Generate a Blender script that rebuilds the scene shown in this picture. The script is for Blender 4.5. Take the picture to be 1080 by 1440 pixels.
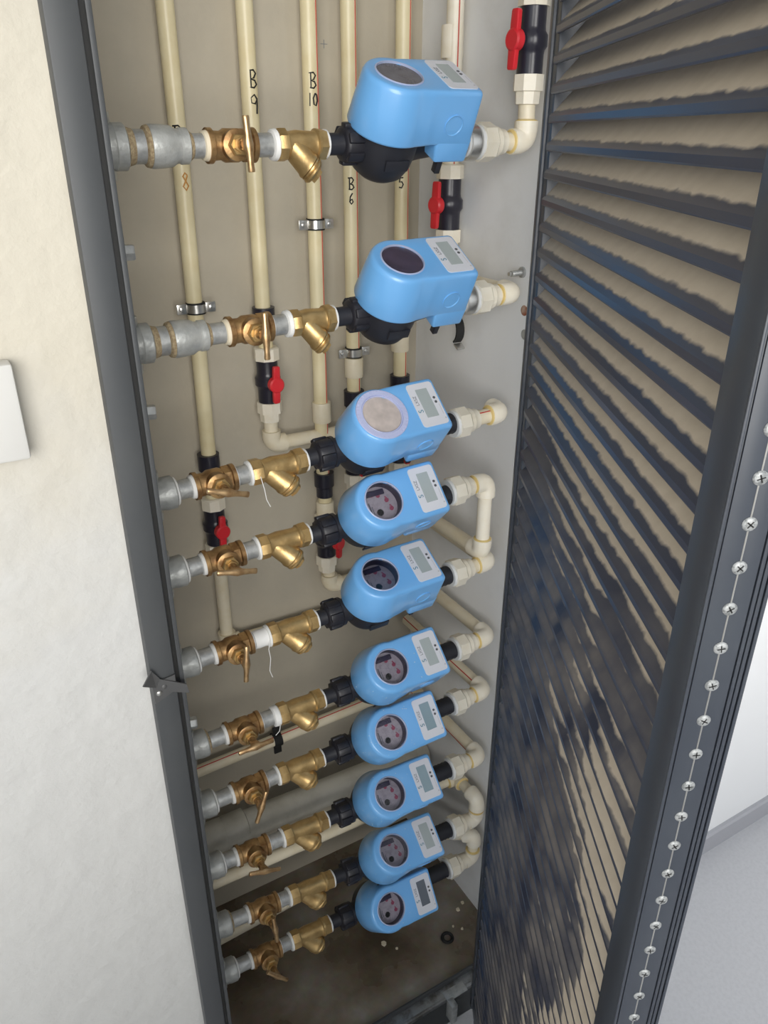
import bpy, bmesh, math, random
from mathutils import Vector, Matrix, Quaternion
random.seed(7)
scene = bpy.context.scene
for _o in list(bpy.data.objects): bpy.data.objects.remove(_o)
COL = scene.collection

# ------------------------------------------------------------------ camera
cam_d = bpy.data.cameras.new('camera'); cam = bpy.data.objects.new('camera', cam_d); COL.objects.link(cam)
cam_d.sensor_fit = 'HORIZONTAL'; cam_d.sensor_width = 36.0
cam_d.lens = 1090.56 / 1080 * 36.0
cam_d.clip_start = 0.01
_p, _y, _r = (math.radians(a) for a in (26.02, 30.49, 0.14))
_F = Vector((math.sin(_y)*math.cos(_p), math.cos(_y)*math.cos(_p), -math.sin(_p)))
_R0 = Vector((math.cos(_y), -math.sin(_y), 0)); _U0 = _R0.cross(_F)
_R = math.cos(_r)*_R0 + math.sin(_r)*_U0; _U = -math.sin(_r)*_R0 + math.cos(_r)*_U0
_M = Matrix((_R, _U, -_F)).transposed().to_4x4(); _M.translation = Vector((0, 0, 1.65))
cam.matrix_world = _M
scene.camera = cam

# ------------------------------------------------------------------ world and lights
world = bpy.data.worlds.new('sky'); scene.world = world; world.use_nodes = True
wn = world.node_tree.nodes; wl = world.node_tree.links
bg = wn['Background']
bg.inputs['Color'].default_value = (0.90, 0.95, 1.0, 1); bg.inputs['Strength'].default_value = 0.9
sun_d = bpy.data.lights.new('sun', 'SUN'); sun = bpy.data.objects.new('sun', sun_d); COL.objects.link(sun)
sun_d.energy = 2.3; sun_d.angle = math.radians(42); sun_d.color = (1.0, 0.97, 0.92)
sun.rotation_euler = Vector((0.42, 1.0, -0.14)).to_track_quat('-Z', 'Y').to_euler()
scene.view_settings.view_transform = 'Standard'; scene.view_settings.look = 'None'
scene.view_settings.gamma = 1.0; scene.view_settings.use_curve_mapping = False
scene.view_settings.exposure = 0.42

# ------------------------------------------------------------------ materials
def mat(name, col, rough=0.5, metal=0.0, spec=0.5, coat=0.0, noise=None, bump=None, emit=None):
    """noise=(colour2, scale, low, high) mixes a second colour in by noise; bump=(scale, strength, distance)"""
    m = bpy.data.materials.new(name); m.use_nodes = True
    nt = m.node_tree; b = nt.nodes['Principled BSDF']
    b.inputs['Base Color'].default_value = (*col, 1); b.inputs['Roughness'].default_value = rough
    b.inputs['Metallic'].default_value = metal; b.inputs['Specular IOR Level'].default_value = spec
    b.inputs['Coat Weight'].default_value = coat; b.inputs['Coat Roughness'].default_value = 0.12
    if noise or bump:
        g = nt.nodes.new('ShaderNodeNewGeometry')
    if noise:
        c2, sc, lo, hi = noise
        n = nt.nodes.new('ShaderNodeTexNoise'); n.inputs['Scale'].default_value = sc; n.inputs['Detail'].default_value = 6
        n.inputs['Roughness'].default_value = 0.62
        nt.links.new(g.outputs['Position'], n.inputs['Vector'])
        r = nt.nodes.new('ShaderNodeMapRange'); r.inputs['From Min'].default_value = lo; r.inputs['From Max'].default_value = hi
        nt.links.new(n.outputs['Fac'], r.inputs['Value'])
        x = nt.nodes.new('ShaderNodeMix'); x.data_type = 'RGBA'
        x.inputs['A'].default_value = (*col, 1); x.inputs['B'].default_value = (*c2, 1)
        nt.links.new(r.outputs['Result'], x.inputs['Factor']); nt.links.new(x.outputs['Result'], b.inputs['Base Color'])
    if bump:
        sc, st, di = bump
        n2 = nt.nodes.new('ShaderNodeTexNoise'); n2.inputs['Scale'].default_value = sc; n2.inputs['Detail'].default_value = 8
        nt.links.new(g.outputs['Position'], n2.inputs['Vector'])
        bp = nt.nodes.new('ShaderNodeBump'); bp.inputs['Strength'].default_value = st; bp.inputs['Distance'].default_value = di
        nt.links.new(n2.outputs['Fac'], bp.inputs['Height']); nt.links.new(bp.outputs['Normal'], b.inputs['Normal'])
    return m

M = {}
M['blue'] = mat('blue_plastic', (0.18, 0.48, 0.90), 0.36, spec=0.5, coat=0.5)
M['black'] = mat('black_plastic', (0.018, 0.019, 0.026), 0.5)
M['blackgloss'] = mat('black_gloss_plastic', (0.018, 0.018, 0.024), 0.42)
M['navy'] = mat('valve_body_plastic', (0.022, 0.021, 0.032), 0.28)
M['brass'] = mat('brass', (0.60, 0.42, 0.19), 0.36, 0.75, noise=((0.46, 0.30, 0.12), 60, 0.4, 0.7), bump=(220, 0.12, 0.002))
M['bronze'] = mat('bronze', (0.46, 0.29, 0.13), 0.38, 0.75, noise=((0.26, 0.14, 0.06), 70, 0.42, 0.66), bump=(200, 0.15, 0.002))
M['brasshandle'] = mat('brass_handle', (0.62, 0.42, 0.22), 0.33, 0.8, noise=((0.38, 0.22, 0.10), 80, 0.42, 0.7))
M['zinc'] = mat('galvanised_steel', (0.50, 0.51, 0.50), 0.42, 0.55, noise=((0.34, 0.35, 0.35), 90, 0.4, 0.7), bump=(160, 0.25, 0.002))
M['zincpaint'] = mat('silver_painted_steel', (0.50, 0.51, 0.49), 0.42, 0.35, noise=((0.36, 0.37, 0.36), 50, 0.4, 0.7), bump=(120, 0.35, 0.003))
M['steel'] = mat('steel', (0.62, 0.61, 0.58), 0.28, 0.9)
M['hemp'] = mat('hemp_sealing', (0.30, 0.22, 0.13), 0.9, noise=((0.45, 0.36, 0.22), 300, 0.4, 0.6), bump=(500, 0.6, 0.002))
M['tape'] = mat('white_tape', (0.82, 0.82, 0.80), 0.6)
M['tapeold'] = mat('yellowed_tape', (0.74, 0.66, 0.50), 0.7)
M['ppr'] = mat('cream_pipe', (0.82, 0.74, 0.57), 0.38, noise=((0.77, 0.67, 0.47), 30, 0.45, 0.7))
M['pprold'] = mat('aged_cream_pipe', (0.82, 0.73, 0.48), 0.36, noise=((0.77, 0.66, 0.40), 20, 0.4, 0.7))
M['pprwhite'] = mat('cream_fitting', (0.88, 0.82, 0.69), 0.38, noise=((0.84, 0.76, 0.60), 40, 0.45, 0.75))
M['glue'] = mat('yellow_glue', (0.76, 0.58, 0.24), 0.3)
M['red'] = mat('red_plastic', (0.66, 0.025, 0.035), 0.35)
M['stripe'] = mat('red_stripe', (0.55, 0.06, 0.04), 0.5)
M['ink'] = mat('black_ink', (0.01, 0.01, 0.01), 0.6)
M['inkorange'] = mat('faded_orange_ink', (0.60, 0.30, 0.08), 0.6)
M['rubber'] = mat('black_rubber', (0.012, 0.012, 0.012), 0.7)
M['drain'] = mat('grey_drain_pipe', (0.62, 0.60, 0.53), 0.4, noise=((0.48, 0.46, 0.39), 14, 0.45, 0.7))
M['panel'] = mat('display_plate', (0.74, 0.75, 0.80), 0.45)
M['lcdA'] = mat('lcd_grey', (0.42, 0.47, 0.47), 0.25)
M['lcdB'] = mat('lcd_bluish', (0.27, 0.37, 0.42), 0.22)
M['lcdC'] = mat('lcd_dark', (0.15, 0.17, 0.20), 0.22)
M['dots'] = mat('button_dot', (0.10, 0.10, 0.11), 0.5)
M['prnt'] = mat('print_grey', (0.20, 0.22, 0.25), 0.6)
M['prntteal'] = mat('print_teal', (0.05, 0.22, 0.32), 0.6)
M['prntfaint'] = mat('print_faint', (0.55, 0.55, 0.58), 0.6)
M['bezel'] = mat('bezel_ring', (0.42, 0.48, 0.68), 0.3)
M['bezelclear'] = mat('lavender_bezel', (0.52, 0.56, 0.80), 0.25)
M['dial'] = mat('dial_face', (0.66, 0.61, 0.63), 0.5, noise=((0.48, 0.42, 0.46), 130, 0.45, 0.7))
M['dialdark'] = mat('dial_face_grey', (0.22, 0.21, 0.24), 0.5, noise=((0.34, 0.33, 0.36), 120, 0.45, 0.6))
M['dialfog'] = mat('dial_face_fogged', (0.66, 0.58, 0.53), 0.6, noise=((0.50, 0.40, 0.37), 60, 0.45, 0.65))
M['dialwall'] = mat('dial_wall', (0.055, 0.045, 0.09), 0.4)
M['dialred'] = mat('dial_pointer_red', (0.52, 0.11, 0.18), 0.5)
M['door'] = mat('dark_slate_paint', (0.040, 0.047, 0.062), 0.36, spec=0.5, noise=((0.050, 0.058, 0.072), 9, 0.4, 0.7))
M['frame'] = mat('dark_grey_frame', (0.060, 0.064, 0.068), 0.45, spec=0.4, noise=((0.072, 0.075, 0.077), 6, 0.4, 0.7))
M['framedk'] = mat('frame_gasket', (0.022, 0.022, 0.021), 0.6)
M['latch'] = mat('grey_latch', (0.10, 0.10, 0.10), 0.45, 0.3)
M['alu'] = mat('aluminium_track', (0.42, 0.43, 0.44), 0.35, 0.7, noise=((0.20, 0.19, 0.17), 40, 0.45, 0.65))
M['rust'] = mat('rust', (0.30, 0.10, 0.05), 0.9, noise=((0.5, 0.36, 0.28), 90, 0.4, 0.6))
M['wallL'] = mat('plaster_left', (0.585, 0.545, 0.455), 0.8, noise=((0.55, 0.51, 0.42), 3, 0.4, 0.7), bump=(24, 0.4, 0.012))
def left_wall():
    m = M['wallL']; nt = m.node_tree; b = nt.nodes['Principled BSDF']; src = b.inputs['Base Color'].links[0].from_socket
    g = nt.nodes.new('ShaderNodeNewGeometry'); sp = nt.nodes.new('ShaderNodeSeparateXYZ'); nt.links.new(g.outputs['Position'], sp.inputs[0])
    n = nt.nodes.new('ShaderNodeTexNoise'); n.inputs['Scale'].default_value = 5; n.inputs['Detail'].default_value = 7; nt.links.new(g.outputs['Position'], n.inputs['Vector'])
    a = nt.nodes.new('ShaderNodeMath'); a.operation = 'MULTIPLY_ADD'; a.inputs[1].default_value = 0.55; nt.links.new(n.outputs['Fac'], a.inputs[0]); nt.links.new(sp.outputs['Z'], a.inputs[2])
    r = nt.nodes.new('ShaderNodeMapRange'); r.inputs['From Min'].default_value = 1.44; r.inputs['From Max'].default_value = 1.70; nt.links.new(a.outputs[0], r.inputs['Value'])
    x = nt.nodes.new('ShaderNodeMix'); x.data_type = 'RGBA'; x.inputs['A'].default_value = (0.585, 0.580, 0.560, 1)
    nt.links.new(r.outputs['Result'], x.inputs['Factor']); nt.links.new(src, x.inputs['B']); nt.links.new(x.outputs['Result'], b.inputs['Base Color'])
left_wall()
M['wallR'] = mat('plaster_white', (0.94, 0.94, 0.94), 0.8)
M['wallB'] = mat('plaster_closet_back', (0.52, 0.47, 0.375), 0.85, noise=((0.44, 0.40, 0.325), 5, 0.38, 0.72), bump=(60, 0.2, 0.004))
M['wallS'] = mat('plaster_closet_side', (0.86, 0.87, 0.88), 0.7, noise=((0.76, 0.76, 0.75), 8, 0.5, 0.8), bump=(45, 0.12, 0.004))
M['tile'] = mat('grey_terrazzo', (0.60, 0.60, 0.62), 0.45, noise=((0.55, 0.55, 0.57), 120, 0.42, 0.68))
M['skirt'] = mat('grey_skirting', (0.44, 0.44, 0.47), 0.5)
M['screw'] = mat('dull_screw', (0.42, 0.43, 0.43), 0.5, 0.4, noise=((0.22, 0.23, 0.23), 400, 0.45, 0.6))
M['box'] = mat('white_box', (0.66, 0.65, 0.62), 0.4)

def wet_floor():
    m = bpy.data.materials.new('wet_concrete'); m.use_nodes = True
    nt = m.node_tree; b = nt.nodes['Principled BSDF']; g = nt.nodes.new('ShaderNodeNewGeometry')
    def noise(sc, det=6):
        n = nt.nodes.new('ShaderNodeTexNoise'); n.inputs['Scale'].default_value = sc; n.inputs['Detail'].default_value = det
        nt.links.new(g.outputs['Position'], n.inputs['Vector']); return n
    n1 = noise(5.5); n2 = noise(60)
    r = nt.nodes.new('ShaderNodeValToRGB')
    r.color_ramp.elements[0].position = 0.36; r.color_ramp.elements[0].color = (0.11, 0.082, 0.055, 1)
    r.color_ramp.elements[1].position = 0.66; r.color_ramp.elements[1].color = (0.36, 0.325, 0.275, 1)
    e = r.color_ramp.elements.new(0.5); e.color = (0.21, 0.165, 0.115, 1)
    nt.links.new(n1.outputs['Fac'], r.inputs['Fac'])
    x = nt.nodes.new('ShaderNodeMix'); x.data_type = 'RGBA'; x.blend_type = 'MULTIPLY'; x.inputs['Factor'].default_value = 0.55
    nt.links.new(r.outputs['Color'], x.inputs['A']); nt.links.new(n2.outputs['Color'], x.inputs['B'])
    mx = nt.nodes.new('ShaderNodeMix'); mx.data_type = 'RGBA'; mx.blend_type = 'MIX'; mx.inputs['Factor'].default_value = 0.65
    nt.links.new(r.outputs['Color'], mx.inputs['A']); nt.links.new(x.outputs['Result'], mx.inputs['B'])
    nt.links.new(mx.outputs['Result'], b.inputs['Base Color'])
    rr = nt.nodes.new('ShaderNodeMapRange'); rr.inputs['From Min'].default_value = 0.42; rr.inputs['From Max'].default_value = 0.6
    rr.inputs['To Min'].default_value = 0.14; rr.inputs['To Max'].default_value = 0.65
    nt.links.new(n1.outputs['Fac'], rr.inputs['Value']); nt.links.new(rr.outputs['Result'], b.inputs['Roughness'])
    bp = nt.nodes.new('ShaderNodeBump'); bp.inputs['Strength'].default_value = 0.15; bp.inputs['Distance'].default_value = 0.004
    nt.links.new(n2.outputs['Fac'], bp.inputs['Height']); nt.links.new(bp.outputs['Normal'], b.inputs['Normal'])
    return m
M['wet'] = wet_floor()

def glass():
    m = bpy.data.materials.new('clear_window'); m.use_nodes = True; nt = m.node_tree
    for n in list(nt.nodes): nt.nodes.remove(n)
    o = nt.nodes.new('ShaderNodeOutputMaterial'); t = nt.nodes.new('ShaderNodeBsdfTransparent'); gl = nt.nodes.new('ShaderNodeBsdfGlossy')
    t.inputs['Color'].default_value = (0.93, 0.93, 0.96, 1); gl.inputs['Roughness'].default_value = 0.22
    f = nt.nodes.new('ShaderNodeFresnel'); f.inputs['IOR'].default_value = 1.5
    mx = nt.nodes.new('ShaderNodeMixShader')
    nt.links.new(f.outputs[0], mx.inputs[0]); nt.links.new(t.outputs[0], mx.inputs[1]); nt.links.new(gl.outputs[0], mx.inputs[2])
    nt.links.new(mx.outputs[0], o.inputs[0]); return m
M['glass'] = glass()
def hazy(name, colour, f):
    m = glass(); m.name = name; nt = m.node_tree
    mx = [n for n in nt.nodes if n.type == 'MIX_SHADER'][0]; out = [n for n in nt.nodes if n.type == 'OUTPUT_MATERIAL'][0]
    df = nt.nodes.new('ShaderNodeBsdfDiffuse'); df.inputs['Color'].default_value = (*colour, 1)
    g = nt.nodes.new('ShaderNodeNewGeometry'); n = nt.nodes.new('ShaderNodeTexNoise'); n.inputs['Scale'].default_value = 55; nt.links.new(g.outputs['Position'], n.inputs['Vector'])
    r = nt.nodes.new('ShaderNodeMapRange'); r.inputs['From Min'].default_value = 0.3; r.inputs['From Max'].default_value = 0.7
    r.inputs['To Min'].default_value = f - 0.15; r.inputs['To Max'].default_value = f + 0.12; nt.links.new(n.outputs['Fac'], r.inputs['Value'])
    m2 = nt.nodes.new('ShaderNodeMixShader'); nt.links.new(r.outputs['Result'], m2.inputs[0])
    nt.links.new(mx.outputs[0], m2.inputs[1]); nt.links.new(df.outputs[0], m2.inputs[2]); nt.links.new(m2.outputs[0], out.inputs[0]); return m
M['glasshazy'] = hazy('dusty_window', (0.26, 0.25, 0.27), 0.6)
M['glassdim'] = hazy('dim_window', (0.20, 0.15, 0.22), 0.25)
M['glassfog'] = hazy('fogged_window', (0.66, 0.58, 0.54), 0.80)

def dusty():
    """slat paint under settled dust: the dust lies on the upper part of each slat's slope, wiped away in patches"""
    m = bpy.data.materials.new('dusty_slat'); m.use_nodes = True; nt = m.node_tree; L = nt.links
    b = nt.nodes['Principled BSDF']
    tc = nt.nodes.new('ShaderNodeTexCoord'); oi = nt.nodes.new('ShaderNodeObjectInfo'); g = nt.nodes.new('ShaderNodeNewGeometry')
    so = nt.nodes.new('ShaderNodeSeparateXYZ'); L.new(tc.outputs['Object'], so.inputs[0])
    sp = nt.nodes.new('ShaderNodeSeparateXYZ'); L.new(g.outputs['Position'], sp.inputs[0])
    sn = nt.nodes.new('ShaderNodeSeparateXYZ'); L.new(g.outputs['Normal'], sn.inputs[0])
    def math_(op, a, c=None, c3=None):
        n = nt.nodes.new('ShaderNodeMath'); n.operation = op
        for i, v in enumerate((a, c, c3)):
            if v is None: continue
            if isinstance(v, (int, float)): n.inputs[i].default_value = v
            else: L.new(v, n.inputs[i])
        return n.outputs[0]
    def rng(v, a, c, d=0.0, e=1.0):
        n = nt.nodes.new('ShaderNodeMapRange'); n.inputs['From Min'].default_value = a; n.inputs['From Max'].default_value = c
        n.inputs['To Min'].default_value = d; n.inputs['To Max'].default_value = e; L.new(v, n.inputs['Value']); return n.outputs['Result']
    def noise(sc, vec, det=5, dist=0.0):
        n = nt.nodes.new('ShaderNodeTexNoise'); n.inputs['Scale'].default_value = sc; n.inputs['Detail'].default_value = det
        n.inputs['Distortion'].default_value = dist; L.new(vec, n.inputs['Vector']); return n.outputs['Fac']
    edge = noise(60, g.outputs['Position'], 6, 0.4)            # ragged edge of the dust
    patch = noise(5.0, g.outputs['Position'], 3, 0.6)          # hand-wiped patches
    # height across the slope: local z runs 0 (lip) to ~0.03 (top)
    h = rng(so.outputs['Z'], 0.0, 0.030)
    # where people have brushed past: below eye height, towards the closet end of the panel
    low = rng(sp.outputs['Z'], 1.40, 1.15)
    far = rng(so.outputs['X'], 0.34, 0.04)
    wipe = math_('MULTIPLY', low, far)
    thr = math_('ADD', 0.385, math_('MULTIPLY', math_('SUBTRACT', edge, 0.5), 0.20))
    thr = math_('ADD', thr, math_('MULTIPLY', math_('SUBTRACT', patch, 0.50), math_('MULTIPLY', low, 1.5)))
    thr = math_('ADD', thr, math_('MULTIPLY', wipe, 0.50))
    dust = rng(math_('SUBTRACT', h, thr), -0.03, 0.05)
    dust = math_('MULTIPLY', dust, rng(sn.outputs['Z'], 0.15, 0.35))
    film = math_('MULTIPLY', rng(noise(14, g.outputs['Position'], 6, 0.3), 0.35, 0.7), math_('MULTIPLY', low, 0.42))
    dust = math_('MAXIMUM', dust, math_('MULTIPLY', film, rng(h, 0.1, 0.3)))
    cn = noise(55, g.outputs['Position'], 6)
    dc = nt.nodes.new('ShaderNodeMix'); dc.data_type = 'RGBA'
    dc.inputs['A'].default_value = (0.48, 0.41, 0.325, 1); dc.inputs['B'].default_value = (0.62, 0.545, 0.445, 1); L.new(cn, dc.inputs['Factor'])
    mx = nt.nodes.new('ShaderNodeMix'); mx.data_type = 'RGBA'
    mx.inputs['A'].default_value = (0.026, 0.035, 0.066, 1); L.new(dc.outputs['Result'], mx.inputs['B']); L.new(dust, mx.inputs['Factor'])
    L.new(mx.outputs['Result'], b.inputs['Base Color'])
    L.new(rng(dust, 0, 1, 0.30, 0.95), b.inputs['Roughness']); L.new(rng(dust, 0, 1, 0.6, 0.1), b.inputs['Specular IOR Level'])
    return m
M['dusty'] = dusty()

# ------------------------------------------------------------------ mesh helpers
def frame_of(d):
    d = Vector(d).normalized()
    a = Vector((0, 0, 1)) if abs(d.z) < 0.9 else Vector((1, 0, 0))
    u = a.cross(d).normalized(); v = d.cross(u)
    return u, v, d

class MB:
    def __init__(self): self.v = []; self.f = []
    def add(self, vs, fs):
        o = len(self.v); self.v += [Vector(p) for p in vs]; self.f += [[i + o for i in q] for q in fs]; return self
    def rings(self, rings, cap0=True, cap1=True):
        n = len(rings[0]); o = len(self.v); vs = [p for r in rings for p in r]; fs = []
        for k in range(len(rings) - 1):
            for i in range(n):
                j = (i + 1) % n; fs.append([k*n + i, k*n + j, (k+1)*n + j, (k+1)*n + i])
        if cap0: fs.append(list(range(n))[::-1])
        if cap1: fs.append([(len(rings)-1)*n + i for i in range(n)])
        return self.add(vs, fs)
    def rev(self, p0, d, prof, n=24, ph=0.0, cap0=True, cap1=True):
        """surface of revolution about the axis p0 + s*d; prof = [(s, r), ...]"""
        p0 = Vector(p0); u, v, w = frame_of(d)
        rs = []
        for s, r in prof:
            r = max(r, 1e-5)
            rs.append([p0 + w*s + (u*math.cos(ph + 2*math.pi*i/n) + v*math.sin(ph + 2*math.pi*i/n))*r for i in range(n)])
        return self.rings(rs, cap0, cap1)
    def tube(self, path, rad, n=16, cap=True):
        path = [Vector(p) for p in path]; m = len(path)
        rad = [rad]*m if isinstance(rad, (int, float)) else rad
        u, v, w = frame_of(path[1] - path[0]); rs = []
        for k in range(m):
            t = (path[min(k+1, m-1)] - path[max(k-1, 0)])
            if t.length > 1e-9:
                t.normalize(); q = w.rotation_difference(t); u = q @ u; v = q @ v; w = t
            rs.append([path[k] + (u*math.cos(2*math.pi*i/n) + v*math.sin(2*math.pi*i/n))*rad[k] for i in range(n)])
        return self.rings(rs, cap, cap)
    def box(self, c, s, rot=None, bev=0.0, seg=2):
        bm = bmesh.new(); bmesh.ops.create_cube(bm, size=1.0)
        bmesh.ops.scale(bm, vec=Vector(s), verts=bm.verts)
        if bev: bmesh.ops.bevel(bm, geom=list(bm.edges), offset=bev, segments=seg, profile=0.5, affect='EDGES')
        return self.bm(bm, Matrix.Translation(Vector(c)) @ (rot.to_4x4() if rot is not None else Matrix()))
    def bm(self, bm, mtx=None):
        bm.verts.index_update()
        vs = [(mtx @ v.co) if mtx is not None else v.co.copy() for v in bm.verts]
        fs = [[v.index for v in f.verts] for f in bm.faces]; bm.free(); return self.add(vs, fs)
    def prism(self, poly, h0, h1, fr, bev=0.0, seg=2, top=1.0):
        """poly = 2-D outline; fr(a, b, h) -> point; top = scale of the outline at h1"""
        bm = bmesh.new(); n = len(poly)
        lo = [bm.verts.new(fr(a, b, h0)) for a, b in poly]; hi = [bm.verts.new(fr(a*top, b*top, h1)) for a, b in poly]
        bm.faces.new(lo[::-1]); bm.faces.new(hi)
        for i in range(n): bm.faces.new((lo[i], lo[(i+1) % n], hi[(i+1) % n], hi[i]))
        bmesh.ops.recalc_face_normals(bm, faces=bm.faces)
        if bev: bmesh.ops.bevel(bm, geom=list(bm.edges), offset=bev, segments=seg, profile=0.5, affect='EDGES', clamp_overlap=True)
        return self.bm(bm)
    def mesh(self, name, loc=Vector((0, 0, 0)), ang=35):
        me = bpy.data.meshes.new(name); me.from_pydata([p - loc for p in self.v], [], self.f); me.validate()
        bm = bmesh.new(); bm.from_mesh(me); bmesh.ops.recalc_face_normals(bm, faces=bm.faces); bm.to_mesh(me); bm.free()
        me.shade_smooth(); me.set_sharp_from_angle(angle=math.radians(ang)); return me
    def centre(self):
        a = Vector((min(p.x for p in self.v), min(p.y for p in self.v), min(p.z for p in self.v)))
        b = Vector((max(p.x for p in self.v), max(p.y for p in self.v), max(p.z for p in self.v)))
        return (a + b)/2

def ob(name, mb, m, parent=None, local=False, ang=35):
    """link a mesh; vertices given in world space (or in the parent's space when local)"""
    c = Vector((0, 0, 0)) if local else mb.centre()
    me = mb.mesh(name, c, ang); me.materials.append(M[m] if isinstance(m, str) else m)
    o = bpy.data.objects.new(name, me); COL.objects.link(o)
    if parent is not None:
        o.parent = parent
        o.location = c if local else c - PW(parent)
    else: o.location = c
    return o
def PW(p):
    v = Vector((0, 0, 0))
    while p is not None: v += p.location; p = p.parent
    return v
def empty(name, loc=(0, 0, 0), rot=None):
    o = bpy.data.objects.new(name, None); COL.objects.link(o); o.location = loc; o.empty_display_size = 0.02
    if rot: o.rotation_euler = rot
    return o
def tag(o, label, cat, group=None):
    o['label'] = label; o['category'] = cat
    if group: o['group'] = group
    return o
def struct(o, label=None):
    o['kind'] = 'structure'
    if label: o['label'] = label; o['category'] = o.name.split('_')[0]
    return o
def child(src, parent):
    c = src.copy(); COL.objects.link(c); c.parent = parent
    for g in src.children: child(g, c)
    return c
def copy_thing(root, loc, rot=(0, 0, 0), scale=(1, 1, 1)):
    r = root.copy(); COL.objects.link(r); r.location = loc; r.rotation_euler = rot; r.scale = scale
    for ch in list(root.children): child(ch, r)
    return r

ROWN = ['topmost', 'second from the top', 'third from the top', 'fourth from the top', 'fifth from the top',
        'sixth from the top', 'fourth from the bottom', 'third from the bottom', 'second from the bottom', 'lowest']

# ------------------------------------------------------------------ setting
WY = 0.80          # face of the corridor wall
BY = 1.27          # back wall of the closet
def slab(name, lo, hi, m, label, ang=35):
    lo, hi = Vector(lo), Vector(hi)
    mb = MB().box((lo + hi)/2, hi - lo); return struct(ob(name, mb, m, ang=ang), label)
slab('floor', (-4, -4, -0.10), (6, WY + 0.02, 0.0), 'tile', 'pale grey speckled corridor floor outside the closet')
slab('floor_closet', (0.0, WY + 0.02, -0.10), (0.95, BY + 0.1, 0.0), 'wet', 'wet brown concrete floor inside the closet')
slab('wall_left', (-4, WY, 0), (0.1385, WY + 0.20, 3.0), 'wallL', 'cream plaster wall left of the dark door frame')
slab('wall_right', (0.82, WY, 0), (6, WY + 0.60, 3.0), 'wallR', 'bright white wall right of the open louvred door')
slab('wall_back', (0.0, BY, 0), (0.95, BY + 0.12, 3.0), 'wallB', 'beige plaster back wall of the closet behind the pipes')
slab('wall_closet_right', (0.8195, WY + 0.03, 0), (0.90, BY + 0.01, 3.0), 'wallS', 'pale plaster side wall of the closet beside the door')
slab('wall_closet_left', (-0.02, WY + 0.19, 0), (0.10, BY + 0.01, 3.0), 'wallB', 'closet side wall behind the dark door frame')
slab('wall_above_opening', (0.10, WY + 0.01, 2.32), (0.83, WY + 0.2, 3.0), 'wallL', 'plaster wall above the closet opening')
slab('ceiling', (-4, -1.3, 2.75), (6, BY + 0.1, 2.95), 'wallR', 'white ceiling slab added out of view to hold back daylight from above')  # unseen overhead slab, added to limit daylight from above
slab('wall_parapet_added', (-4, -1.42, 0), (6, -1.30, 1.10), 'wallR', 'low parapet added out of view to block daylight from the lower closet')  # unseen parapet, added so less low daylight reaches the closet foot
sk = MB().prism([(0, 0), (0.012, 0), (0.012, 0.055), (0.008, 0.060), (0, 0.060)], 0.84, 6.0, lambda a, b, h: Vector((h, WY - a, b)))
struct(ob('baseboard_right', sk, 'skirt'), 'grey skirting strip along the foot of the white wall')

# dark metal door frame
fr = empty('trim_1', (0.16, WY, 0)); struct(fr, 'dark grey metal door frame upright on the left of the closet opening')
ob('jamb_face', MB().box((0.1525, WY + 0.012, 1.16), (0.029, 0.060, 2.32), bev=0.0015), 'frame', fr)
ob('jamb_stop', MB().box((0.1705, WY + 0.022, 1.16), (0.0075, 0.060, 2.32), bev=0.001), 'framedk', fr)
ob('jamb_lip', MB().box((0.1765, WY + 0.020, 1.16), (0.0055, 0.060, 2.32), bev=0.001), 'frame', fr)
fr2 = empty('trim_2', (0.79, WY, 0)); struct(fr2, 'dark grey door frame upright hidden behind the open door')
ob('jamb_face', MB().box((0.798, WY + 0.012, 1.16), (0.044, 0.060, 2.32), bev=0.0015), 'frame', fr2)
fr3 = empty('trim_3', (0.48, WY, 2.30)); struct(fr3, 'dark grey door frame head above the closet opening')
ob('head_face', MB().box((0.479, WY + 0.012, 2.30), (0.682, 0.058, 0.044), bev=0.0015), 'frame', fr3)
tr = empty('trim_4', (0.48, WY + 0.03, 0)); struct(tr, 'metal threshold track on the floor of the closet opening')
ob('track_inner_rib', MB().box((0.479, WY + 0.040, 0.008), (0.596, 0.006, 0.016), bev=0.001), 'frame', tr)
ob('track_channel', MB().box((0.479, WY + 0.026, 0.003), (0.596, 0.024, 0.006), bev=0.001), 'alu', tr)
ob('track_outer_rib', MB().box((0.479, WY + 0.010, 0.007), (0.596, 0.006, 0.014), bev=0.001), 'alu', tr)
ob('track_apron', MB().box((0.479, WY - 0.010, 0.002), (0.64, 0.036, 0.004), bev=0.001), 'frame', tr)

# ------------------------------------------------------------------ louvred door, standing open
DP = Vector((0.665, 0.771, 0.0)); DA = math.atan2(-0.8744, -0.4853)
door = empty('door_1', DP, (0, 0, DA)); struct(door, 'dark slate louvred metal door standing open, slats coated with beige dust')
DW = 0.040         # thickness of the leaf; the face towards the closet is local y = 0
def dbox(x0, x1, y0, y1, z0, z1, bev=0.0015): return MB().box(((x0+x1)/2, (y0+y1)/2, (z0+z1)/2), (x1-x0, y1-y0, z1-z0), bev=bev)
ob('stile', dbox(-0.004, 0.010, 0, DW, 0.02, 2.26), 'door', door, True)
ob('stile', dbox(0.0105, 0.036, 0.003, DW, 0.02, 2.26), 'door', door, True)
ob('stile', dbox(0.561, 0.5965, 0, DW - 0.001, 0.02, 2.26), 'door', door, True)
ob('rail', dbox(0.036, 0.561, 0.002, DW, 0.02, 0.10), 'door', door, True)
ob('rail', dbox(0.036, 0.561, 0.002, DW, 2.19, 2.26), 'door', door, True)
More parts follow.
